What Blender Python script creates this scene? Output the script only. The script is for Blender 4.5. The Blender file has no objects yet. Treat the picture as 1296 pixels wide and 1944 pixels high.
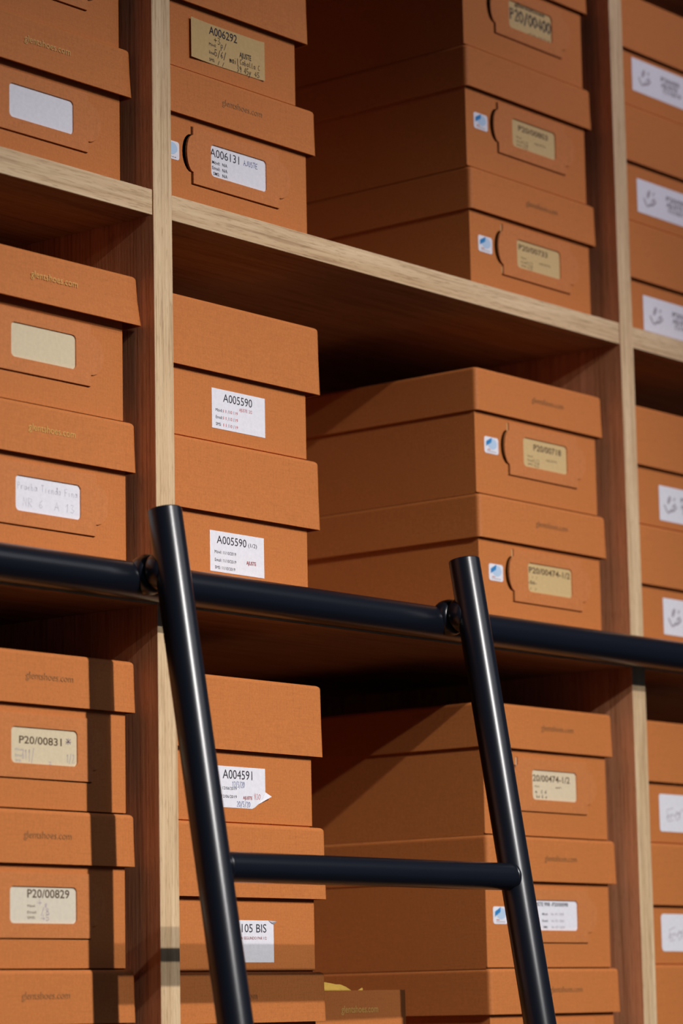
import bpy, bmesh, math, random
from mathutils import Vector, Matrix
random.seed(7)
S = bpy.context.scene
COL = S.collection

# ------------------------------------------------------------------ camera
cam_d = bpy.data.cameras.new('camera'); cam = bpy.data.objects.new('camera', cam_d); COL.objects.link(cam)
RX = Vector((0.63008777, -0.77628013, -0.01945657)); UX = Vector((-0.11279037, -0.11628199, 0.98679118)); FX = Vector((0.76828883, 0.61957054, 0.16082478))
m = Matrix.Identity(4)
for i in range(3):
    m[i][0] = RX[i]; m[i][1] = UX[i]; m[i][2] = -FX[i]
m[0][3], m[1][3], m[2][3] = -1.98841823, -1.81521244, -0.10699264
cam.matrix_world = m
cam_d.sensor_fit = 'VERTICAL'; cam_d.sensor_height = 36.0; cam_d.lens = 5797.6 / 1944 * 36
cam_d.dof.use_dof = True; cam_d.dof.focus_distance = 2.83; cam_d.dof.aperture_fstop = 5.6
cam_d.clip_start = 0.05
S.camera = cam

# ------------------------------------------------------------------ world, lights, exposure
w = bpy.data.worlds.new('world'); S.world = w; w.use_nodes = True
bgn = w.node_tree.nodes['Background']; bgn.inputs[0].default_value = (0.55, 0.80, 1.25, 1); bgn.inputs[1].default_value = 0.036
S.view_settings.view_transform = 'Standard'; S.view_settings.look = 'None'
S.view_settings.exposure = 0.0; S.view_settings.gamma = 1.0; S.view_settings.use_curve_mapping = False

def aim(o, tgt):
    o.rotation_euler = (Vector(tgt) - o.location).to_track_quat('-Z', 'Y').to_euler()
def spot(name, loc, tgt, power, size, blend, rad, col):
    d = bpy.data.lights.new(name, 'SPOT'); d.energy = power; d.spot_size = math.radians(size); d.spot_blend = blend
    d.shadow_soft_size = rad; d.color = col
    o = bpy.data.objects.new(name, d); COL.objects.link(o); o.location = loc; aim(o, tgt); return o
spot('spot_key', (-0.21, -2.60, 1.81), (0.22, 0.0, -0.66), 276, 53, 1.0, 0.024, (1.0, 0.965, 0.94))
spot('spot_second', (-0.24, -3.00, 1.59), (0.46, 0.0, -0.56), 178, 46, 1.0, 0.024, (1.0, 0.965, 0.95))
spot('spot_upper_left', (-0.10, -2.20, 2.05), (-0.14, 0.0, 0.78), 40, 26, 1.0, 0.03, (1.0, 0.92, 1.0))
spot('spot_upper_middle', (0.62, -2.20, 2.05), (0.62, 0.0, 0.90), 56, 26, 1.0, 0.03, (1.0, 0.88, 0.96))
spot('spot_upper_right', (1.00, -2.20, 2.05), (1.02, 0.0, 0.74), 41, 26, 1.0, 0.03, (1.0, 0.90, 0.98))

ad = bpy.data.lights.new('bounce_fill', 'AREA'); ad.shape = 'RECTANGLE'; ad.size = 2.4; ad.size_y = 1.2; ad.energy = 15; ad.color = (0.95, 0.95, 1.0)  # added soft fill, stands in for room bounce on the front faces
ao = bpy.data.objects.new('bounce_fill', ad); COL.objects.link(ao); ao.location = (1.5, -2.7, 2.1); aim(ao, (0.3, 0, 0.2))

# ------------------------------------------------------------------ materials
def mat(name, col, rough=0.6, spec=0.3):
    mt = bpy.data.materials.new(name); mt.use_nodes = True
    b = mt.node_tree.nodes['Principled BSDF']
    b.inputs['Base Color'].default_value = (*col, 1); b.inputs['Roughness'].default_value = rough
    b.inputs['Specular IOR Level'].default_value = spec
    return mt, mt.node_tree, b
def noise(nt, vec, scale, detail=3.0, rough=0.55):
    n = nt.nodes.new('ShaderNodeTexNoise'); n.inputs['Scale'].default_value = scale
    n.inputs['Detail'].default_value = detail; n.inputs['Roughness'].default_value = rough
    nt.links.new(vec, n.inputs['Vector']); return n.outputs['Fac']
def mapping(nt, scale, loc=(0, 0, 0)):
    tc = nt.nodes.new('ShaderNodeTexCoord'); mp = nt.nodes.new('ShaderNodeMapping')
    mp.inputs['Scale'].default_value = scale; mp.inputs['Location'].default_value = loc
    nt.links.new(tc.outputs['Object'], mp.inputs['Vector']); return mp.outputs['Vector']
def ramp(nt, fac, stops):
    r = nt.nodes.new('ShaderNodeValToRGB'); e = r.color_ramp.elements
    while len(e) < len(stops): e.new(0.5)
    for k, (p, c) in enumerate(stops): e[k].position = p; e[k].color = (*c, 1)
    nt.links.new(fac, r.inputs['Fac']); return r.outputs['Color']
def mix(nt, fac, a, b, mode='MULTIPLY'):
    x = nt.nodes.new('ShaderNodeMix'); x.data_type = 'RGBA'; x.blend_type = mode; x.inputs[0].default_value = fac
    nt.links.new(a, x.inputs[6]); nt.links.new(b, x.inputs[7]); return x.outputs[2]
def bump(nt, b, h, strength, dist):
    bp = nt.nodes.new('ShaderNodeBump'); bp.inputs['Strength'].default_value = strength; bp.inputs['Distance'].default_value = dist
    nt.links.new(h, bp.inputs['Height']); nt.links.new(bp.outputs['Normal'], b.inputs['Normal'])

def linen(name, col):
    mt, nt, b = mat(name, col, 0.62, 0.25)
    lo = tuple(c * 0.90 for c in col); hi = tuple(min(1, c * 1.10) for c in col)
    n1 = noise(nt, mapping(nt, (1, 1, 1)), 420, 4, 0.7)
    c1 = ramp(nt, n1, [(0.3, lo), (0.7, hi)])
    # woven linen print: threads across and down
    n2 = noise(nt, mapping(nt, (900, 900, 45)), 1.0, 2); n3 = noise(nt, mapping(nt, (45, 45, 900)), 1.0, 2)
    ad_ = nt.nodes.new('ShaderNodeMath'); ad_.operation = 'ADD'; nt.links.new(n2, ad_.inputs[0]); nt.links.new(n3, ad_.inputs[1])
    c2 = ramp(nt, ad_.outputs[0], [(0.30, (0.86, 0.86, 0.86)), (1.0, (1.0, 1.0, 1.0))])
    e = c2.node.color_ramp.elements; e[0].position = 0.6; e[1].position = 1.0
    nt.links.new(mix(nt, 0.9, c1, c2), b.inputs['Base Color'])
    bump(nt, b, ad_.outputs[0], 0.25, 0.0004)
    return mt
ORANGE = linen('orange_linen_paper', (0.58, 0.191, 0.050))
FLAP = linen('orange_card', (0.60, 0.205, 0.062))

def oak(name, axis, tint=(1, 1, 1)):
    mt, nt, b = mat(name, (0.6, 0.42, 0.24), 0.55, 0.3)
    sc = {'z': (330, 330, 9), 'x': (9, 200, 260)}[axis]; sc2 = {'z': (75, 75, 2.2), 'x': (2.2, 75, 60)}[axis]; sc3 = {'z': (900, 900, 60), 'x': (60, 900, 900)}[axis]
    g1 = noise(nt, mapping(nt, sc), 1.0, 3, 0.6); g2 = noise(nt, mapping(nt, sc2, (3, 1, 2)), 1.0, 2, 0.5); g3 = noise(nt, mapping(nt, sc3), 1.0, 2, 0.6)
    c1 = ramp(nt, g1, [(0.30, (0.50, 0.325, 0.178)), (0.46, (0.72, 0.515, 0.30)), (0.70, (0.82, 0.61, 0.375))])
    c2 = ramp(nt, g2, [(0.32, (0.86, 0.80, 0.75)), (0.62, (1.0, 1.0, 1.0))])
    c3 = ramp(nt, g3, [(0.32, (0.70, 0.66, 0.62)), (0.45, (1.0, 1.0, 1.0))])
    nt.links.new(mix(nt, 0.85, mix(nt, 1.0, c1, c2), c3), b.inputs['Base Color'])
    if tint != (1, 1, 1):
        rgb = nt.nodes.new('ShaderNodeRGB'); rgb.outputs[0].default_value = (*tint, 1)
        src = b.inputs['Base Color'].links[0].from_socket; nt.links.new(mix(nt, 1.0, src, rgb.outputs[0]), b.inputs['Base Color'])
    bump(nt, b, g1, 0.25, 0.0006)
    return mt
OAK_Z = oak('oak_edge_upright', 'z'); OAK_X = oak('oak_edge_shelf', 'x')
SHADED_OAK_Z = oak('oak_shaded_upright', 'z', (0.84, 0.54, 0.45)); SHADED_OAK_X = oak('oak_shaded_shelf', 'x', (0.50, 0.38, 0.34))  # oak behind the front edges: shade and orange bounce put into the tint

def paper(name, col):
    mt, nt, b = mat(name, col, 0.75, 0.15)
    n = noise(nt, mapping(nt, (1, 1, 1)), 260, 5, 0.7)
    nt.links.new(ramp(nt, n, [(0.3, tuple(c * 0.93 for c in col)), (0.7, tuple(min(1, c * 1.05) for c in col))]), b.inputs['Base Color'])
    return mt
WHITE = paper('white_paper', (0.84, 0.83, 0.88))
CREAM = paper('cream_paper', (0.72, 0.60, 0.40))
KRAFT = paper('kraft_paper', (0.62, 0.42, 0.185))
TAN = paper('tan_paper', (0.66, 0.47, 0.22))
TISSUE = paper('yellow_tissue', (0.80, 0.50, 0.10))
INK = mat('black_ink', (0.03, 0.025, 0.035), 0.7)[0]
BROWN_INK = mat('brown_ink', (0.10, 0.055, 0.03), 0.7)[0]
GREY_INK = mat('grey_ink', (0.42, 0.38, 0.42), 0.7)[0]
FAINT_INK = mat('faint_pencil', (0.58, 0.56, 0.62), 0.7)[0]
SLATE_INK = mat('slate_ink', (0.20, 0.16, 0.20), 0.7)[0]
PURPLE = mat('purple_pen', (0.12, 0.08, 0.16), 0.7)[0]
BLUE_PEN = mat('blue_pen', (0.05, 0.08, 0.26), 0.7)[0]
RED = mat('red_ink', (0.55, 0.07, 0.06), 0.7)[0]
DARK_RED = mat('dark_red_ink', (0.32, 0.03, 0.025), 0.7)[0]
MAUVE = mat('mauve_ink', (0.42, 0.32, 0.42), 0.7)[0]
BLUE = mat('sticker_blue', (0.04, 0.24, 0.55), 0.5)[0]
PALE_BLUE = mat('sticker_pale_blue', (0.50, 0.66, 0.85), 0.5)[0]
GOLD = mat('gold_foil_print', (0.72, 0.42, 0.11), 0.45, 0.5)[0]
DARK_GOLD = mat('dull_foil_print', (0.40, 0.175, 0.062), 0.5, 0.4)[0]
STEEL, nt, b = mat('black_powder_coat', (0.006, 0.0075, 0.013), 0.29, 0.5)
bump(nt, b, noise(nt, mapping(nt, (1, 1, 1)), 1500, 2), 0.07, 0.0003)
FLOOR = mat('dark_floor', (0.10, 0.085, 0.075), 0.5)[0]

# ------------------------------------------------------------------ mesh helpers
class MB:
    """collects shapes into ONE mesh; material slots in order of use"""
    def __init__(s): s.v = []; s.f = []; s.mi = []; s.sm = []; s.mats = []
    def slot(s, mt):
        if mt not in s.mats: s.mats.append(mt)
        return s.mats.index(mt)
    def add(s, vs, fs, mt, smooth=False):
        o = len(s.v); k = s.slot(mt); s.v += [tuple(v) for v in vs]
        for f in fs: s.f.append(tuple(i + o for i in f)); s.mi.append(k); s.sm.append(smooth)
    def mesh(s, me, mt, fn):
        s.add([fn(v.co) for v in me.vertices], [tuple(p.vertices) for p in me.polygons], mt)
    def box(s, lo, hi, mt, skip=()):
        x0, y0, z0 = lo; x1, y1, z1 = hi
        vs = [(x0, y0, z0), (x1, y0, z0), (x1, y1, z0), (x0, y1, z0), (x0, y0, z1), (x1, y0, z1), (x1, y1, z1), (x0, y1, z1)]
        fs = {'b': (3, 2, 1, 0), 't': (4, 5, 6, 7), 'f': (0, 1, 5, 4), 'r': (1, 2, 6, 5), 'k': (2, 3, 7, 6), 'l': (3, 0, 4, 7)}
        s.add(vs, [f for k, f in fs.items() if k not in skip], mt)
    def loft(s, rings, mt, cap0=False, cap1=False, smooth=False):
        n = len(rings[0]); vs = [v for r in rings for v in r]; fs = []
        for a in range(len(rings) - 1):
            for i in range(n):
                j = (i + 1) % n; fs.append((a * n + i, a * n + j, (a + 1) * n + j, (a + 1) * n + i))
        if cap0: fs.append(tuple(range(n - 1, -1, -1)))
        if cap1: fs.append(tuple((len(rings) - 1) * n + i for i in range(n)))
        s.add(vs, fs, mt, smooth)
    def build(s, name, parent=None, bevel=0):
        me = bpy.data.meshes.new(name); me.from_pydata(s.v, [], s.f)
        for mt in s.mats: me.materials.append(mt)
        for p, k, sm in zip(me.polygons, s.mi, s.sm): p.material_index = k; p.use_smooth = sm
        me.update()
        o = bpy.data.objects.new(name, me); COL.objects.link(o)
        if parent: o.parent = parent
        if bevel:
            bv = o.modifiers.new('bevel', 'BEVEL'); bv.width = bevel; bv.segments = 3; bv.limit_method = 'ANGLE'; bv.angle_limit = math.radians(40)
        return o
def thing(name, loc, label, cat, group=None, rz=0.0):
    o = bpy.data.objects.new(name, None); COL.objects.link(o); o.location = loc; o.rotation_euler = (0, 0, rz)
    o.empty_display_size = 0.02; o['label'] = label; o['category'] = cat
    if group: o['group'] = group
    return o
def curve_mesh(cd):
    o = bpy.data.objects.new('tmp', cd); COL.objects.link(o)
    dg = bpy.context.evaluated_depsgraph_get(); me = bpy.data.meshes.new_from_object(o.evaluated_get(dg))
    bpy.data.objects.remove(o); bpy.data.curves.remove(cd); return me
def poly_mesh(loops, thick=0.0):
    cd = bpy.data.curves.new('tmp', 'CURVE'); cd.dimensions = '2D'; cd.fill_mode = 'BOTH'; cd.extrude = thick / 2
    for lp in loops:
        sp = cd.splines.new('POLY'); sp.points.add(len(lp) - 1); sp.use_cyclic_u = True
        for q, (x, y) in zip(sp.points, lp): q.co = (x, y, 0, 1)
    return curve_mesh(cd)
def plate(mb, loops, mt, y, thick=0.0):
    """flat plate facing -y at depth y (its middle), outline in (x, z)"""
    me = poly_mesh(loops, thick); mb.mesh(me, mt, lambda c: (c.x, y - c.z, c.y)); bpy.data.meshes.remove(me)
CAPH = {}
def text(mb, s, x0, x1, z, h, mt, y, bold=0.0, tilt=0.0, shear=0.0):
    """printed text between x0 and x1, cap height h, baseline z"""
    cd = bpy.data.curves.new('tmp', 'FONT'); cd.body = s; cd.size = 1.0; cd.offset = bold; cd.resolution_u = 3; cd.shear = shear
    me = curve_mesh(cd)
    if not me.vertices: return
    xs = [v.co.x for v in me.vertices]; a, bb = min(xs), max(xs)
    kx = (x1 - x0) / (bb - a); kz = h / 0.682; ct, st = math.cos(tilt), math.sin(tilt)
    def fn(c):
        u = (c.x - a) * kx; v = c.y * kz
        return (x0 + u * ct - v * st, y, z + u * st + v * ct)
    mb.mesh(me, mt, fn); bpy.data.meshes.remove(me)
def stroke(mb, pts, wd, mt, y):
    """a pen stroke: a ribbon along a polyline in (x, z)"""
    vs = []; fs = []
    for i, p in enumerate(pts):
        a = Vector(pts[max(i - 1, 0)]); c = Vector(pts[min(i + 1, len(pts) - 1)]); d = c - a
        if d.length < 1e-9: d = Vector((1, 0))
        n = Vector((-d.y, d.x)).normalized() * wd / 2
        vs += [(p[0] + n.x, y, p[1] + n.y), (p[0] - n.x, y, p[1] - n.y)]
    for i in range(len(pts) - 1): fs.append((2 * i, 2 * i + 1, 2 * i + 3, 2 * i + 2))
    mb.add(vs, fs, mt)
# single stroke handwriting, unit em box (x 0..0.6, z 0..1)
HW = {'0': [[(.3, 1), (.05, .7), (.05, .3), (.3, 0), (.55, .3), (.55, .7), (.3, 1)]], '1': [[(.1, .75), (.35, 1), (.3, 0)]],
 '2': [[(.05, .8), (.3, 1), (.5, .8), (.4, .5), (.05, 0), (.6, .05)]], '3': [[(.05, .95), (.45, .95), (.2, .55), (.5, .3), (.3, 0), (.03, .1)]],
 '4': [[(.4, 0), (.4, 1), (.05, .35), (.6, .35)]], '5': [[(.55, 1), (.12, 1), (.1, .55), (.45, .55), (.5, .2), (.25, 0), (.03, .1)]],
 '6': [[(.5, 1), (.15, .6), (.05, .25), (.25, 0), (.5, .2), (.3, .45), (.08, .3)]], '8': [[(.3, .5), (.05, .8), (.3, 1), (.5, .8), (.05, .2), (.3, 0), (.55, .2), (.3, .5)]],
 '9': [[(.5, .7), (.25, 1), (.08, .7), (.3, .5), (.5, .75), (.4, 0)]], '/': [[(.05, -.15), (.5, 1.1)]], '+': [[(.3, .85), (.3, .2)], [(.02, .5), (.58, .5)]],
 'A': [[(0, 0), (.3, 1), (.55, 0)], [(.1, .4), (.5, .4)]], 'J': [[(.4, 1), (.42, .2), (.2, 0), (.02, .2)]], 'U': [[(.05, 1), (.08, .15), (.3, 0), (.5, .2), (.52, 1)]],
 'S': [[(.5, .9), (.2, 1), (.08, .7), (.5, .35), (.35, 0), (.03, .1)]], 'T': [[(0, 1), (.6, 1)], [(.3, 1), (.28, 0)]], 'E': [[(.55, 1), (.05, .95), (.05, 0), (.55, .05)], [(.05, .5), (.45, .52)]],
 'P': [[(.08, 0), (.08, 1), (.45, .95), (.5, .6), (.08, .5)]], 'F': [[(.08, 0), (.08, 1), (.55, 1)], [(.08, .55), (.42, .55)]], 'N': [[(.05, 0), (.08, 1), (.5, 0), (.52, 1)]], 'R': [[(.08, 0), (.08, 1), (.45, .9), (.42, .6), (.08, .5), (.52, 0)]],
 'C': [[(.5, .85), (.25, 1), (.05, .5), (.25, 0), (.52, .15)]],
 'a': [[(.45, .5), (.2, .6), (.05, .3), (.2, 0), (.42, .2), (.46, .6), (.48, .02)]], 'b': [[(.1, 1), (.08, 0), (.4, .05), (.42, .45), (.1, .45)]], 'd': [[(.45, .5), (.15, .5), (.05, .2), (.25, 0), (.45, .2), (.48, 1), (.5, 0)]],
 'e': [[(.06, .3), (.45, .35), (.3, .62), (.08, .4), (.15, .02), (.48, .1)]], 'i': [[(.25, .6), (.25, 0)], [(.25, .82), (.26, .86)]], 'l': [[(.25, 1), (.22, .05), (.45, 0)]],
 'm': [[(.02, .6), (.04, 0), (.12, .55), (.25, .5), (.27, 0), (.34, .55), (.5, .5), (.54, 0)]], 'n': [[(.06, .6), (.08, 0), (.2, .55), (.42, .5), (.45, 0)]], 'p': [[(.1, -.45), (.12, .6), (.42, .55), (.45, .15), (.1, .08)]],
 'r': [[(.1, .6), (.12, 0), (.2, .5), (.45, .58)]], 'u': [[(.06, .6), (.1, .05), (.4, .1), (.44, .6), (.48, 0)]], 'y': [[(.06, .6), (.25, .1)], [(.5, .65), (.1, -.5)]],
 '*': [[(.05, .5), (.6, .5)], [(.3, .15), (.34, .9)], [(.1, .2), (.55, .82)], [(.12, .8), (.54, .22)]], '(': [], ' ': []}
def hand(mb, s, x0, x1, z, h, mt, y, wd=0.0006, slope=0.0):
    n = len(s); st = (x1 - x0) / n
    for i, ch in enumerate(s):
        for pl in HW.get(ch, []):
            pts = []
            for (px, pz) in pl:
                xx = x0 + (i + px * 1.45) * st + random.uniform(-.04, .04) * st
                pts.append((xx, z + (xx - x0) * slope + pz * h + random.uniform(-.04, .04) * h))
            stroke(mb, pts, wd, mt, y - 0.00002 * (i % 3))
def rrect(x0, x1, z0, z1, r, seg=5):
    o = []
    for cx, cz, a0 in ((x1 - r, z1 - r, 0), (x0 + r, z1 - r, 90), (x0 + r, z0 + r, 180), (x1 - r, z0 + r, 270)):
        for k in range(seg + 1):
            a = math.radians(a0 + 90 * k / seg); o.append((cx + r * math.cos(a), cz + r * math.sin(a)))
    return o
def ring(x0, x1, y0, y1, r, z, seg=4): return [(x, y, z) for x, y in rrect(x0, x1, y0, y1, r, seg)]
def tube(mb, p0, p1, r, mt, seg=48, caps=True, round_=0.0):
    p0 = Vector(p0); p1 = Vector(p1); d = (p1 - p0).normalized(); a = d.orthogonal().normalized(); c = d.cross(a)
    def rg(p, rr): return [tuple(p + (a * math.cos(t) + c * math.sin(t)) * rr) for t in (2 * math.pi * k / seg for k in range(seg))]
    if round_ > 0:
        R = []
        for k in range(5):
            t = math.pi / 2 * k / 4; R.append(rg(p0 + d * round_ * (1 - math.sin(t)), r - round_ * (1 - math.cos(t))))
        E_ = [rg(p1 - d * round_ * (1 - math.sin(t)), r - round_ * (1 - math.cos(t))) for t in (math.pi / 2 * k / 4 for k in range(4, -1, -1))]
        mb.loft([rg(p0, r - round_)] + [rg(p0 + d * round_ * (1 - math.cos(t)), r - round_ * (1 - math.sin(t))) for t in (math.pi / 2 * k / 4 for k in range(1, 5))]
                + [rg(p1 - d * round_ * (1 - math.cos(t)), r - round_ * (1 - math.sin(t))) for t in (math.pi / 2 * k / 4 for k in range(4, 0, -1))] + [rg(p1, r - round_)], mt, False, False, True)
        mb.add(rg(p0, r - round_), [tuple(range(seg - 1, -1, -1))], mt); mb.add(rg(p1, r - round_), [tuple(range(seg))], mt)
    else:
        mb.loft([rg(p0, r), rg(p1, r)], mt, False, False, True)
        if caps: mb.add(rg(p0, r), [tuple(range(seg - 1, -1, -1))], mt); mb.add(rg(p1, r), [tuple(range(seg))], mt)
def lathe(mb, p0, d, prof, mt, seg=40):
    """prof: (distance along d, radius)"""
    p0 = Vector(p0); d = Vector(d).normalized(); a = d.orthogonal().normalized(); c = d.cross(a)
    mb.loft([[tuple(p0 + d * t + (a * math.cos(q) + c * math.sin(q)) * r) for q in (2 * math.pi * k / seg for k in range(seg))] for t, r in prof], mt, True, True, True)

# ------------------------------------------------------------------ structure: floor
fl = MB(); fl.box((-3.5, -3.5, -1.65), (4.5, 1.2, -1.60), FLOOR); o = fl.build('floor'); o['kind'] = 'structure'

# ------------------------------------------------------------------ the oak shelving
PITCH = 0.7556; T = 0.025; DEPTH = 0.40; ZTOP = 1.13; ZBOT = -1.60
SHELVES = [(1.086, 1.111), (0.6068, 0.6309), (0.2507, 0.2825), (-0.2285, -0.2035), (-0.690, -0.665), (-1.15, -1.125), (-1.575, -1.55)]
unit = thing('shelving_unit', (0.39, 0.2, ZBOT), 'oak wall shelving unit with open compartments holding orange shoe boxes', 'shelves')
def weld(mb):
    """second box repeats the first one's eight corners: share them"""
    mb.f = [tuple(i % 8 for i in f) for f in mb.f]; mb.v = mb.v[:8]
def part(mb, name, parent, bevel=0):
    o = mb.build(name, None, bevel); o.parent = parent; o.matrix_parent_inverse = Matrix.Translation(parent.location).inverted(); return o
for k in range(-1, 3):
    u = MB(); u.box((k * PITCH, 0, ZBOT), (k * PITCH + T, DEPTH, ZTOP), OAK_Z, ('l', 'r', 'k')); u.box((k * PITCH, 0, ZBOT), (k * PITCH + T, DEPTH, ZTOP), SHADED_OAK_Z, ('f', 't', 'b')); weld(u); part(u, 'upright', unit, 0.0008)
for k in range(-1, 2):
    for z0, z1 in SHELVES:
        u = MB(); lo, hi = (k * PITCH + T + 0.0006, 0.0008, z0), ((k + 1) * PITCH - 0.0006, DEPTH, z1); u.box(lo, hi, OAK_X, ('t', 'b', 'k', 'l', 'r')); u.box(lo, hi, SHADED_OAK_X, ('f',)); weld(u); part(u, 'shelf', unit, 0.0008)
u = MB(); u.box((-PITCH, DEPTH, ZBOT), (2 * PITCH + T, DEPTH + 0.012, ZTOP), SHADED_OAK_Z); part(u, 'back_panel', unit)

# ------------------------------------------------------------------ ladder rail and ladder
RY, RZ, RR = -0.030, 0.2632, 0.0162
rail = thing('ladder_rail', (0.39, RY, RZ), 'black round steel rail running along the shelf front behind the ladder', 'rail')
u = MB(); tube(u, (-PITCH - 0.05, RY, RZ), (2 * PITCH + 0.08, RY, RZ), RR, STEEL, 64); part(u, 'rail_tube', rail)
for k in range(-1, 3):
    u = MB(); tube(u, (k * PITCH + T / 2, RY, RZ), (k * PITCH + T / 2, 0.0, RZ), 0.007, STEEL, 24); part(u, 'bracket', rail)

LEAN = (0.1345 - 0.0607) / (0.3228 + 0.1203)          # y per metre of height
def sy(z): return -0.0607 - (0.3228 - z) * LEAN
XL, XR, RS = -0.0566, 0.3755, 0.0153
ladder = thing('library_ladder', (0.16, sy(-1.6), -1.6), 'black tubular steel library ladder leaning on the rail in front of the shelves', 'ladder')
for x in (XL, XR):
    u = MB(); tube(u, (x, sy(-1.6), -1.6), (x, sy(0.3228), 0.3228), RS, STEEL, 64, True, 0.0012); part(u, 'stile', ladder)
z = 0.0137
while z > -1.5:
    u = MB(); tube(u, (XL, sy(z), z), (XR, sy(z), z), 0.0129, STEEL, 48)
    for x, sg in ((XL, 1), (XR, -1)):                    # weld bead round the end of the rung
        lathe(u, (x + sg * 0.0095, sy(z), z), (sg, 0, 0), [(0, 0.0136), (0.0015, 0.0142), (0.003, 0.0139), (0.0045, 0.0129)], STEEL)
    part(u, 'rung', ladder); z -= 0.285
for x in (XL, XR):                                       # hook: collar on the rail, then a rounded spacer to the stile
    u = MB(); ys = sy(RZ + 0.004)
    prof = []
    L_ = abs(ys - RY)
    for a, b_, r in ((0.002, 0.0200, 0.0180), (0.0200, L_ - 0.002, 0.0172)):
        for k in range(9):
            t = k / 8; prof.append((a + (b_ - a) * t, r * (0.80 + 0.20 * math.sqrt(max(0, 1 - (2 * t - 1) ** 2)))))
    lathe(u, (x, RY, RZ + 0.0035), (0, -1, 0.09), prof, STEEL)
    part(u, 'hook', ladder)

# ------------------------------------------------------------------ shoe boxes
SITE = 'glentshoes.com'
def card_lines(mb, y, w0, z0, w, h, rows):
    """rows: (kind, text, x0 frac, x1 frac, baseline frac from the bottom, cap height frac, material[, bold])"""
    for r in rows:
        kind, s, a, b_, zb, hh, mt = r[:7]; ex = r[7] if len(r) > 7 else None
        if kind == 't': text(mb, s, w0 + a * w, w0 + b_ * w, z0 + zb * h, hh * h, mt, y, ex or 0.0)
        else: hand(mb, s, w0 + a * w, w0 + b_ * w, z0 + zb * h, hh * h, mt, y, (ex or 0.00055))

def lid_part(par, lx, W, D, z0, z1, ov, flare, site, ink, rz=0.0):
    u = MB(); x0, x1 = lx - W / 2, lx + W / 2; y0, y1 = -ov, D - ov; r = 0.0045; t = 0.0018
    R = [ring(x0 + t, x1 - t, y0 + t, y1 - t, r - t, z1 - t), ring(x0 + t - flare, x1 - t + flare, y0 + t - flare, y1 - t, r - t, z0),
         ring(x0 - flare, x1 + flare, y0 - flare, y1, r, z0), ring(x0 - flare * .3, x1 + flare * .3, y0 - flare * .3, y1, r, z0 + (z1 - z0) * .5), ring(x0, x1, y0, y1, r, z1 - 0.0035)]
    for k in range(1, 5):
        a = math.pi / 2 * k / 4; q = 0.0035 * (1 - math.cos(a)); R.append(ring(x0 + q, x1 - q, y0 + q, y1 - q, r, z1 - 0.0035 + 0.0035 * math.sin(a)))
    u.loft(R, ORANGE, True, True)
    if site:
        sx, sw = site
        text(u, SITE, sx, sx + sw, z0 + (z1 - z0) * 0.47, 0.0062, ink, y0 - flare * .6 - 0.00025)
    o = u.build('lid', par); o.rotation_euler = (0, 0, rz); return o

def sticker_part(par, x0, z0, w=0.0245, h=0.0175):
    u = MB(); plate(u, [rrect(x0, x0 + w, z0, z0 + h, 0.0028)], WHITE, -0.0002, 0.0003)
    cx, cz = x0 + w * .56, z0 + h * .60; y = -0.0005
    plate(u, [[(cx + w * .33 * math.cos(a), cz + h * .33 * math.sin(a)) for a in (2 * math.pi * k / 24 for k in range(24))]], PALE_BLUE, y)
    y -= 0.0001
    for k in range(3):
        a = x0 + w * (.12 + .13 * k); zz = z0 + h * (.50 + .09 * k)
        plate(u, [[(a, zz - h * .10), (a + w * .12, zz + h * .02), (a + w * .14, zz + h * .30), (a, zz + h * .20)]], BLUE, y)
    for k in range(5): plate(u, [rrect(x0 + w * (.2 + .13 * k), x0 + w * (.29 + .13 * k), z0 + h * .10, z0 + h * .15, 0.0001, 1)], GREY_INK, y)
    plate(u, [rrect(x0 + w * .2, x0 + w * .42, z0 + h * .21, z0 + h * .25, 0.0001, 1)], RED, y)
    return u.build('sticker', par)

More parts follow.
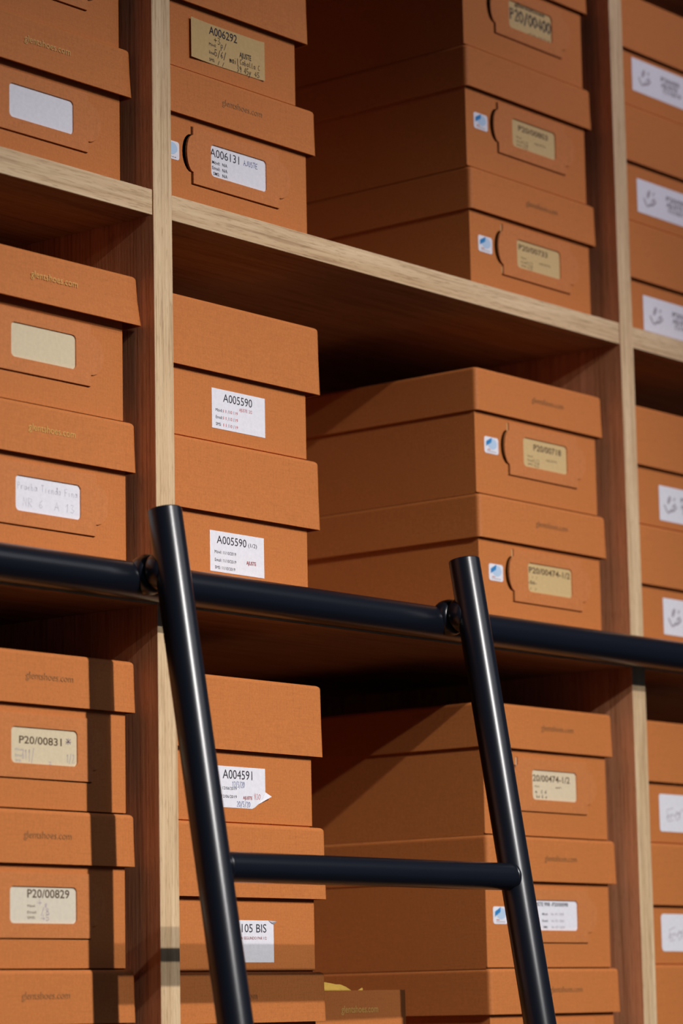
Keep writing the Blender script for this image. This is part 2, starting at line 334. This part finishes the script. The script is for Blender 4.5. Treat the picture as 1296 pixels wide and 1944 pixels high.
def arc(cx, cz, rx, rz_, a0, a1, n=10):
    return [(cx + rx * math.cos(math.radians(a0 + (a1 - a0) * k / n)), cz + rz_ * math.sin(math.radians(a0 + (a1 - a0) * k / n))) for k in range(n + 1)]
BW, BD = 0.220, 0.322
GROUP = 'orange shoe boxes stacked on the oak shelves'
def box_window(label, base, H, cx, lidx, winx, card, rows, site, ink=DARK_GOLD, sticker=True, ov=0.0042, y=0.0255, rz=0.0, flare=0.0008, wing=(0.0805, 0.0310), vz=0.0, tab=None):
    """shoe box with a low lid and a die-cut label flap on its front; winx = left end of the label window"""
    t = thing('shoe_box', (cx, y, base), label, 'box', GROUP, rz)
    wx = winx - cx; fl0, fl1 = wx - 0.0255, wx + wing[0] + 0.021; zb, zt = 0.0268 + vz, 0.0818 + vz; ec = 0.0555 + vz
    # body: five sides and a front panel that is cut open round the flap
    u = MB(); hw = BW / 2; bh = H - 0.004; th = 0.0012
    u.box((-hw, th, 0), (hw, BD, bh), ORANGE, skip=('f',))
    g = 0.0013
    slot = [(fl0 - g, zt), (fl0 - g, ec + 0.0185)] + arc(fl0 - g, ec, 0.0122, 0.0185, 90, 270, 12)[1:] + [(fl0 - g, zb - g), (fl1 - 0.004, zb - g), (fl1 - 0.002, zb - 0.0002),
            (fl0 + 0.0006, zb - 0.0002), (fl0 + 0.0006, ec - 0.0182)] + arc(fl0 + 0.0012, ec, 0.0094, 0.0178, 270, 90, 12)[1:] + [(fl0 + 0.0004, ec + 0.0185), (fl0 + 0.0004, zt)]
    plate(u, [rrect(-hw, hw, 0.0014, bh, 0.0008, 2), slot], ORANGE, th / 2, th)
    u.build('box_body', t)
    # the flap with its window
    u = MB(); z_ = -0.0011
    out = [(fl0 + 0.0006, zb)] + [(fl1 - 0.002, zb), (fl1 - 0.002, ec - 0.0185)] + arc(fl1 - 0.002, ec, 0.0165, 0.0185, -90, 90, 14)[1:] + [(fl1 - 0.002, zt), (fl0 + 0.0006, zt), (fl0 + 0.0006, ec + 0.0182)] + arc(fl0 + 0.0006, ec, 0.0088, 0.0178, 90, 270, 14)[1:]
    wz0 = 0.0390 + vz; win = rrect(wx, wx + wing[0], wz0, wz0 + wing[1], 0.0042)
    plate(u, [out, win], FLAP, -0.0008, 0.0013)
    u.build('label_flap', t)
    # the card behind the window
    u = MB(); plate(u, [rrect(wx - 0.004, wx + wing[0] + 0.004, wz0 - 0.003, wz0 + wing[1] + 0.003, 0.001)], card, -0.00006, 0.00012)
    card_lines(u, -0.00022, wx, wz0, wing[0], wing[1], rows)
    if tab:
        for a_, b_ in tab: plate(u, [[(fl0 - 0.0011, zb + a_), (fl0 + 0.0003, zb + a_), (fl0 + 0.0003, zb + b_), (fl0 - 0.0011, zb + b_)]], card, 0.0004, 0.0003)
    u.build('label_card', t)
    if sticker: sticker_part(t, wx - 0.0680, 0.0448 + vz)
    lid_part(t, lidx - cx, 0.231, 0.333, H - 0.0455, H, ov, flare, None if site is None else (site - cx, 0.058), ink)
    return t
def box_plain(label, base, H, cx, lidx, W, lw, lidh, lab, site=None, ink=DARK_GOLD, ov=0.0042, y=0.0255, rz=0.0, flare=0.0008):
    """shoe box with a label glued straight on the front; lab(mb) draws it in local x, z"""
    t = thing('shoe_box', (cx, y, base), label, 'box', GROUP, rz)
    u = MB(); q = 0.0016; u.loft([ring(-W / 2 + q, W / 2 - q, q, BD - q, 0.0012, 0, 2), ring(-W / 2 + q, W / 2 - q, q, BD - q, 0.0012, 0.0012, 2), ring(-W / 2, W / 2, 0, BD, 0.0012, 0.0016, 2), ring(-W / 2, W / 2, 0, BD, 0.0012, H - 0.004, 2)], ORANGE, True, True); u.build('box_body', t)
    if lab:
        u = MB(); lab(u); u.build('label_card', t)
    lid_part(t, lidx - cx, lw, 0.333, H - lidh, H, ov, flare, None if site is None else (site - cx, 0.058), ink)
    return t

small3 = lambda ink, a=.09, b=.24: [('t', 'Móvil:', a, b, .36, .09, ink), ('t', 'Email:', a, b, .20, .09, ink), ('t', 'SMS:', a, b - .03, .05, .09, ink)]

# --- left bay -----------------------------------------------------------------
UP, MID, LOW = 0.6309, 0.2825, -0.2035
box_window('orange shoe box with blank white label window, left of the left upright', UP, 0.1330, -0.1268, -0.1238, -0.1590, WHITE, [], -0.1463, GOLD, ov=0.0065, flare=0.0015)
box_window('orange shoe box in the top left corner, on the blank white window box', UP + 0.1330, 0.1330, -0.1272, -0.1240, -0.1590, WHITE, [], -0.1463, GOLD, ov=0.006)
box_window('orange shoe box with faint handwriting in white window, above the rail at left', MID, 0.1342, -0.1230, -0.1200, -0.1524, WHITE,
    [('h', 'Prueba Tienda Fina', .04, .97, .62, .20, FAINT_INK), ('h', 'NR 6  A 13', .12, .93, .16, .24, FAINT_INK)], -0.1413, GOLD, ov=0.0055)
box_window('orange shoe box with blank cream label window and flared lid', MID + 0.1342, 0.1346, -0.1255, -0.1190, -0.1574, CREAM, [], -0.1420, GOLD, ov=0.0085, flare=0.003)
b831 = [('t', 'P20/00831', .13, .77, .55, .20, BROWN_INK, .012), ('h', '*', .82, .93, .56, .24, PURPLE), ('h', '1/2', .84, .97, .10, .24, GREY_INK, .0006),
        ('t', 'Móvil:', .07, .19, .34, .07, GREY_INK), ('t', 'Email:', .07, .19, .18, .07, GREY_INK), ('t', 'SMS:', .07, .16, .03, .07, GREY_INK),
        ('h', '31', .17, .25, .12, .26, MAUVE), ('h', '1/', .26, .36, .06, .34, MAUVE), ('h', '2', .57, .62, .01, .08, GREY_INK)]
b829 = [('t', 'P20/00829', .27, .90, .70, .22, BROWN_INK, .012), ('t', 'Móvil:', .27, .39, .44, .07, BROWN_INK), ('t', 'Email:', .27, .41, .27, .07, BROWN_INK), ('t', 'SMS:', .27, .39, .12, .07, BROWN_INK),
        ('h', '4', .41, .49, .50, .18, MAUVE), ('h', '1/', .53, .56, .44, .10, MAUVE), ('h', '/8', .47, .61, .24, .18, MAUVE), ('h', '45', .47, .61, .08, .16, MAUVE)]
box_window('orange shoe box with cream label P20/00831 and a pen star', LOW + 0.2692, 0.1354, -0.1260, -0.1218, -0.1582, CREAM, b831, -0.1441, DARK_GOLD)
box_window('orange shoe box with cream label P20/00829, crossed by the ladder shadow', LOW + 0.1345, 0.1347, -0.1280, -0.1238, -0.1602, paper('pale_cream_paper', (0.74, 0.66, 0.52)), b829, -0.1470, DARK_GOLD)
box_window('orange shoe box in the bottom left corner, under the box labelled P20/00829', LOW, 0.1345, -0.1280, -0.1248, -0.1590, CREAM, [], -0.1500, DARK_GOLD)

# --- middle bay, left stack ---------------------------------------------------
def rect_label(mb, x0, x1, z0, z1, mt, rows, loops=None, lift=0.0):
    plate(mb, [loops or [(x0, z0), (x1, z0), (x1, z1), (x0, z1)]], mt, -0.0002 - lift, 0.00025)
    card_lines(mb, -0.00045 - lift, x0, z0, x1 - x0, z1 - z0, rows)
a6131 = [('t', 'A006131', .0, .52, .64, .25, INK), ('t', 'Móvil:', .035, .175, .42, .10, INK, .01), ('t', 'N/A', .215, .305, .42, .10, INK, .015), ('t', 'Email:', .035, .175, .245, .10, INK, .01), ('t', 'N/A', .215, .305, .245, .10, INK, .015),
         ('t', 'SMS:', .055, .165, .07, .10, INK, .01), ('t', 'N/A', .215, .305, .07, .10, INK, .015), ('h', 'AJUSTE', .60, .86, .66, .17, BLUE_PEN, .0006)]
box_window('orange shoe box with white window label A006131, on the upper shelf', UP, 0.1345, 0.1390, 0.1440, 0.1072, WHITE, a6131, 0.1200, DARK_GOLD, ov=0.0048, rz=0.0, flare=0.0006)
def lab6292(mb):
    x0, x1, z0, z1 = 0.0795 - 0.1285, 0.1870 - 0.1285, 0.0148, 0.0537
    vs = []; fs = []; n = 16                                    # stiff card, its left end standing off the box
    def yy(t): return -0.0004 - 0.0022 * max(0, (0.35 - t) / 0.35) ** 1.6 - 0.0012 * max(0, (t - 0.93) / 0.07) ** 2
    for k in range(n + 1):
        t = k / n; x = x0 + (x1 - x0) * t
        vs += [(x, yy(t) - .0003, z0 + 0.0006 * t), (x, yy(t) - .0003, z1 + 0.0004 * t), (x, yy(t), z1 + 0.0004 * t), (x, yy(t), z0 + 0.0006 * t)]
    for k in range(n):
        a = 4 * k; fs += [(a, a + 4, a + 5, a + 1), (a + 1, a + 5, a + 6, a + 2), (a + 2, a + 6, a + 7, a + 3), (a + 3, a + 7, a + 4, a)]
    fs += [(0, 1, 2, 3), (4 * n + 3, 4 * n + 2, 4 * n + 1, 4 * n)]
    mb.add(vs, fs, KRAFT)
    tmp = MB(); w_ = x1 - x0; h = z1 - z0
    card_lines(tmp, 0, x0, z0, w_, h, [('t', 'A006292', .255, .635, .745, .20, INK, .008), ('t', 'Móvil:', .255, .35, .455, .075, INK), ('t', 'Email:', .255, .34, .25, .075, INK), ('t', 'SMS:', .255, .33, .065, .075, INK),
        ('t', 'AJUSTE', .665, .825, .42, .13, INK, .015), ('h', '+3', .32, .42, .55, .17, INK, .0006), ('h', 'p/', .41, .50, .48, .15, INK, .0006), ('h', '5/6/', .33, .49, .23, .17, INK, .0007), ('h', '/ /', .37, .46, .04, .09, INK, .0006),
        ('h', 'mail', .53, .66, .20, .16, INK, .0007), ('h', 'Caballa Co', .67, .98, .24, .13, INK, .0006), ('h', '39 45', .63, .79, .03, .16, INK, .0007), ('h', 'y 45', .79, .94, .05, .13, INK, .0007)])
    for f, mi in zip(tmp.f, tmp.mi):
        mb.add([(tmp.v[i][0], yy(min(1, max(0, (tmp.v[i][0] - x0) / w_))) - 0.0005, tmp.v[i][2]) for i in f], [tuple(range(len(f)))], tmp.mats[mi])
box_plain('orange shoe box with stuck-on tan card A006292, on box A006131', UP + 0.1345, 0.1330, 0.1285, 0.1355, 0.214, 0.228, 0.0675, lab6292, ov=0.0055)
def lab5590b(mb):
    rect_label(mb, -0.0380, 0.0380, 0.0141, 0.0520, WHITE, [('t', 'A005590', .21, .755, .70, .20, INK), ('t', 'Móvil:', .07, .195, .43, .075, INK), ('t', '11', .21, .265, .43, .075, RED), ('t', '/', .295, .31, .42, .09, INK), ('t', '10', .325, .375, .43, .075, RED), ('t', '/', .395, .41, .42, .09, INK), ('t', '19', .43, .48, .43, .075, RED),
        ('t', 'AJUSTE  2/2', .51, .75, .545, .075, RED), ('t', 'Email:', .07, .195, .255, .075, INK), ('t', '11', .21, .265, .255, .075, RED), ('t', '/', .295, .31, .245, .09, INK), ('t', '10', .325, .375, .255, .075, RED), ('t', '/', .395, .41, .245, .09, INK), ('t', '19', .43, .48, .255, .075, RED),
        ('t', 'SMS:', .07, .17, .08, .075, INK), ('t', '11', .21, .265, .08, .075, RED), ('t', '/', .295, .31, .07, .09, INK), ('t', '10', .325, .375, .08, .075, RED), ('t', '/', .395, .41, .07, .09, INK), ('t', '19', .43, .48, .08, .075, RED)])
box_plain('orange shoe box with white label A005590 and red dates, above box A005590 (1/2)', MID + 0.1322, 0.1320, 0.1358, 0.1435, 0.214, 0.230, 0.0662, lambda mb: (lab5590b(mb), [mb.v.__setitem__(i, (v[0] + 0.0072, v[1], v[2])) for i, v in enumerate(mb.v)]), ov=0.0055)
def lab5590a(mb):
    rect_label(mb, -0.0381 + .0035, 0.0385 + .0035, 0.0115, 0.0496, WHITE, [('t', 'A005590', .125, .67, .70, .19, INK), ('t', '(1/2)', .705, .865, .72, .095, INK), ('t', 'Móvil: 11/10/2019', .085, .475, .45, .075, INK), ('t', 'Email: 11/10/2019', .085, .475, .255, .075, INK), ('t', 'SMS: 11/10/2019', .085, .455, .07, .075, INK), ('t', 'AJUSTE', .665, .845, .28, .085, DARK_RED, .02)])
box_plain('orange shoe box with white label A005590 (1/2), just above the rail', MID, 0.1322, 0.1345, 0.1405, 0.214, 0.230, 0.0668, lab5590a, ov=0.0050)
def lab4591(mb):
    x0, x1, z0, z1 = -0.0445 + .0065, 0.0321 + .0065, 0.0146, 0.0522; w_ = x1 - x0; h = z1 - z0
    rect_label(mb, x0, x1, z0, z1, WHITE, [('t', 'A004591', .22, .76, .70, .215, INK), ('h', '12/3/20', .39, .62, .50, .14, BLUE_PEN, .0005), ('t', 'Móvil: 12/06/2019', .05, .47, .43, .07, INK), ('t', 'SMS: 12/06/2019', .05, .47, .23, .07, INK), ('t', 'AJUSTE', .585, .755, .22, .075, DARK_RED, .02), ('h', '830', .79, .91, .23, .14, RED, .0004), ('h', '20/5/20', .47, .72, .03, .13, BLUE_PEN, .0005)],
        [(x0, z0), (x0 + .75 * w_, z0 - .0002), (x0 + .80 * w_, z0 + .0012), (x0 + .93 * w_, z0 + .0075), (x1 + .0006, z0 + .0108), (x1, z0 + .0155), (x1, z1), (x0, z1)])
    # lifted, torn corner
    q = [(x0 + .86 * w_, -.0006, z0 + .0042), (x1 + .0045, -.0042, z0 + .0118), (x1, -.0006, z0 + .0158), (x0 + .93 * w_, -.0007, z0 + .0085)]
    mb.add(q, [(0, 1, 3), (3, 1, 2)], WHITE); mb.add([(a, b_ + .00025, c) for a, b_, c in q], [(3, 1, 0), (2, 1, 3)], WHITE)
box_plain('orange shoe box with torn white label A004591 behind the left ladder stile', LOW + 0.2664, 0.1345, 0.1345, 0.1385, 0.214, 0.229, 0.0678, lab4591, ov=0.0050)
def lab105(mb):
    x0, x1, z0, z1 = -0.0360 + .006, 0.0408 + .006, 0.0088, 0.0470; w_ = x1 - x0; h = z1 - z0
    rect_label(mb, x0, x1, z0, z1, WHITE, [('t', '105 BIS', .415, .865, .715, .195, INK), ('t', 'A SEGUNDO PAR 1/2', .40, .865, .545, .065, DARK_RED)], [(x0, z0), (x1, z0), (x1, z1 - .0035), (x1 - .0075, z1), (x0, z1)])
    q = [(x1 - .0075, -.0006, z1), (x1 + .0012, -.0038, z1 - .0008), (x1, -.0006, z1 - .0035), (x1 - .0035, -.0012, z1 - .002)]
    mb.add(q, [(0, 3, 1), (3, 2, 1)], WHITE); mb.add([(a, b_ + .00025, c) for a, b_, c in q], [(1, 3, 0), (1, 2, 3)], WHITE)
box_plain('orange shoe box with white label 105 BIS, behind the ladder rung', LOW + 0.1319, 0.1345, 0.1350, 0.1400, 0.214, 0.229, 0.0670, lab105, ov=0.0050)
box_plain('orange shoe box with low printed lid, under the box labelled 105 BIS', LOW, 0.1319, 0.1345, 0.1370, 0.214, 0.229, 0.0455, None, 0.0940, DARK_GOLD, ov=0.0045)

# --- middle bay, small box and tissue in the gap --------------------------------
t = thing('gift_box', (0.3310, 0.0450, LOW), 'small open orange box with gold web address, between the two bottom stacks', 'box', None, math.radians(-1.2))
u = MB(); W_, D_, H_ = 0.142, 0.25, 0.1146; th = 0.0022
u.loft([ring(-W_ / 2 + th, W_ / 2 - th, th, D_ - th, 0.001, 0.003, 2), ring(-W_ / 2 + th, W_ / 2 - th, th, D_ - th, 0.001, H_, 2), ring(-W_ / 2, W_ / 2, 0, D_, 0.0014, H_, 2), ring(-W_ / 2, W_ / 2, 0, D_, 0.0014, 0, 2)], ORANGE, True, True)
text(u, SITE, -0.0275, 0.0275, H_ - 0.0210, 0.0066, GOLD, -0.0003, 0.014)
u.build('box_body', t)
u = MB(); nx, ny = 90, 8; vs = []; fs = []
def prof_z(x):
    P_ = [(0.20, -0.0800), (0.288, -0.0806), (0.299, -0.0818), (0.3065, -0.0829), (0.3130, -0.0830), (0.3210, -0.0850), (0.3300, -0.0887), (0.3340, -0.0930), (0.3370, -0.0930), (0.3405, -0.0888), (0.3455, -0.0868), (0.3475, -0.0856), (0.3485, -0.0930), (0.50, -0.0960)]
    for (xa, za), (xb, zb_) in zip(P_, P_[1:]):
        if xa <= x <= xb: return za + (zb_ - za) * (x - xa) / (xb - xa)
for j in range(ny + 1):
    for i in range(nx + 1):
        s_ = i / nx; q = j / ny
        x = 0.265 + 0.122 * s_; y = 0.0515 + (0.0025 * j if j < 2 else 0.0025 + 0.018 * (j - 1))
        top = prof_z(x)
        zz = LOW + 0.098 if j == 0 else (top if j == 1 else LOW + 0.098 + (top - LOW - 0.098) * max(0.0, 1 - 0.18 * j) + 0.002 * math.sin(80 * x + j))
        vs.append((x, y, zz))
for j in range(ny):
    for i in range(nx):
        a = j * (nx + 1) + i; fs.append((a, a + 1, a + nx + 2, a + nx + 1))
u.add(vs, fs, TISSUE, True); o = u.build('wrapping_tissue'); o['label'] = 'crumpled yellow wrapping tissue peeking out of the small open orange box'; o['category'] = 'paper'
sd = o.modifiers.new('sheet', 'SOLIDIFY'); sd.thickness = 0.0004
# --- middle bay, right stack --------------------------------------------------
def pcode(code, a=.24, b=.90, card=.56, hh=.19, more=()): return [('t', code, a, b, card, hh, BROWN_INK, .014)] + list(more)
rowsR = [('t', 'Móvil:', .11, .23, .36, .065, BROWN_INK), ('t', 'Email:', .11, .25, .22, .065, BROWN_INK), ('t', 'SMS:', .11, .23, .08, .065, BROWN_INK), ('t', 'AJUSTE', .52, .78, .34, .065, BROWN_INK), ('h', '1/2', .24, .38, .18, .14, BROWN_INK, .0005), ('h', '45', .24, .38, .04, .13, BROWN_INK, .0005)]
RC, RL = 0.6262, 0.6304
box_window('orange shoe box with tan label P20/00733, lowest of three on the upper shelf', UP, 0.1331, RC + .0005, RL, 0.5990, TAN, pcode('P20/00733', .06, .72, .66, .19, rowsR), 0.6140, DARK_GOLD, tab=[(0.0450, 0.0545), (0.0015, 0.0085)])
box_window('orange shoe box with tan label P20/00803, second of three on the upper shelf', UP + 0.1331, 0.1327, RC - .001, RL - .0015, 0.5968, TAN, pcode('P20/00803', .16, .84, .64, .19, rowsR), None)
box_window('orange shoe box with bold smudged tan label at top edge, topmost of three', UP + 0.2658, 0.1333, RC - .001, RL - .0025, 0.5970, TAN, [('h', 'P20/00400', .04, 1.0, .34, .40, INK, .0022), ('t', 'glentshoes', .15, .85, .88, .12, BROWN_INK, .03), ('t', 'AJUSTE', .45, .97, .02, .06, BROWN_INK)], None, sticker=False)
box_window('orange shoe box with tan label P20/00474-1/2, just above the rail', MID, 0.1335, RC + .001, RL, 0.6020, TAN, pcode('P20/00474-1/2', .04, .97, .66, .20, [('t', '.  /  /', .02, .22, .48, .08, BROWN_INK), ('t', '-Só-', .02, .20, .28, .11, BROWN_INK, .02), ('t', '/  /', .05, .20, .08, .08, BROWN_INK)]), 0.6145, DARK_GOLD, tab=[(0.0450, 0.0545)])
box_window('orange shoe box with tan label P20/00718 and blue and white sticker', MID + 0.1335, 0.1330, RC, RL, 0.6000, TAN, pcode('P20/00718', .25, .88, .62, .21, rowsR), 0.6135, DARK_GOLD, tab=[(0.0450, 0.0545)])
box_window('orange shoe box with cream label 20/00474-1/2 below the rail, behind right ladder stile', LOW + 0.2686, 0.1354, RC - .001, RL - .0008, 0.5985, paper('light_cream_paper', (0.76, 0.62, 0.42)), [('t', 'P20/00474-1/2', -.045, .86, .62, .21, BROWN_INK, .012), ('t', 'Móvil:', .07, .18, .42, .06, BROWN_INK), ('t', 'AJUSTE', .53, .66, .42, .06, BROWN_INK), ('h', 'mo 6 d', .08, .33, .22, .12, INK, .0006), ('h', 'ba 6 a', .10, .34, .06, .12, INK, .0006)], 0.6130, DARK_GOLD, tab=[(0.0450, 0.0545)])
box_window('orange shoe box with white window label 998, behind the right ladder stile', LOW + 0.1343, 0.1343, RC - .003, RL - .0015, 0.5930, WHITE, [('t', 'AJUSTE 998 -P20/00098', -.02, .80, .80, .12, INK, .015), ('t', 'Móvil:', .22, .345, .50, .075, INK, .01), ('t', '06 / 07 / 2020', .42, .70, .50, .075, GREY_INK, .01), ('t', 'Email:', .22, .345, .28, .075, INK, .01), ('t', '06 / 07 / 2020', .42, .70, .28, .075, GREY_INK, .01), ('t', 'SMS:', .24, .335, .07, .075, INK, .01), ('t', '06 / 07 / 2020', .42, .71, .07, .075, GREY_INK, .01)], 0.6120, DARK_GOLD)
box_window('orange shoe box at the bottom edge, under the box with window label 998', LOW, 0.1343, RC - .001, RL - .0025, 0.5985, TAN, pcode('P20/00829', .15, .85, .62, .21), 0.6150, DARK_GOLD)

# --- right bay ----------------------------------------------------------------
def logo(mb, x, z, s, ink, y=-0.0005):
    """leaf shaped drop over a sweeping brush line with a curl at its right end"""
    plate(mb, [[(x + s * (.46 + .13 * math.cos(a) + .10 * math.sin(a)), z + s * (.70 + .22 * math.sin(a))) for a in (2 * math.pi * k / 14 for k in range(14))]], ink, y)
    stroke(mb, [(x + s * (.02 + .10 * k), z + s * (.42 - .36 * math.sin(math.pi * min(1, k / 7)) + .0 * k)) for k in range(7)], s * .10, ink, y - .00003)
    stroke(mb, [(x + s * .55, z + s * .16), (x + s * .85, z + s * .22), (x + s * 1.10, z + s * .40), (x + s * .95, z + s * .52), (x + s * .75, z + s * .36)], s * .13, ink, y - .00006)
    stroke(mb, [(x + s * .86, z + s * .70), (x + s * .97, z + s * .86)], s * .10, ink, y - .00009)
def lab3(x0, w_, z0, h, mode, r=0.0):
    def f(mb):
        plate(mb, [rrect(x0, x0 + w_, z0, z0 + h, r) if r else [(x0, z0), (x0 + w_, z0), (x0 + w_, z0 + h), (x0, z0 + h)]], WHITE, -0.0002, 0.00025)
        y = -0.0005
        if mode == 'pen':
            hand(mb, 'Ea', x0 + w_ * .16, x0 + w_ * .50, z0 + h * .26, h * .34, GREY_INK, y, .0007, .10)
            stroke(mb, [(x0 + w_ * (.14 + .03 * k), z0 + h * (.34 + .05 * math.sin(k * 1.7) + .02 * k)) for k in range(14)], .0006, GREY_INK, y - .0001)
        else:
            logo(mb, x0 + w_ * .11, z0 + h * .22, h * .58, GREY_INK)
            for k, (a, b_, q) in enumerate(((.52, .86, .62), (.52, .82, .44), (.56, .88, .27))):
                text(mb, ('P20/00', 'AJUSTE', '11/10/19')[k], x0 + w_ * a, x0 + w_ * b_, z0 + h * q, h * .13, SLATE_INK, y, .02)
    return f
BC = 0.8985; BLX = 0.9015
def bay3(label, base, H, f, dx=0.0): box_plain(label, base, H, BC + dx, BLX + dx, 0.218, 0.230, 0.0668, f)
bay3('orange shoe box standing on the upper shelf right of the right upright', UP, 0.1326, lab3(0.8422 - BC, 0.115, 0.0100, 0.0405, 'print'))
bay3('orange shoe box with white label, second of three at the upper right', UP + 0.1326, 0.1358, lab3(0.8380 - BC, 0.115, 0.0140, 0.0390, 'print'))
bay3('orange shoe box with white label in the top right corner, topmost of three', UP + 0.2684, 0.1323, lab3(0.8363 - BC, 0.115, 0.0205, 0.0386, 'print'))
bay3('orange shoe box with white label just above the rail at right edge', MID, 0.1346, lab3(0.8605 - BC, 0.085, 0.0155, 0.0408, 'print'))
bay3('orange shoe box with white label at right edge, upper of two above rail', MID + 0.1346, 0.1336, lab3(0.8605 - BC, 0.085, 0.0095, 0.0395, 'print'))
bay3('orange shoe box with neat rounded white label, first below the rail at right', LOW + 0.2690, 0.1339, lab3(0.8376 - BC, 0.090, 0.0135, 0.0409, 'pen', 0.0030), .0005)
bay3('orange shoe box with scuffed rounded white label, second below the rail at right', LOW + 0.1376, 0.1314, lab3(0.8335 - BC, 0.090, 0.0148, 0.0403, 'pen', 0.0045))
bay3('orange shoe box in the bottom right corner, lowest in the right bay', LOW, 0.1376, None, -.001)
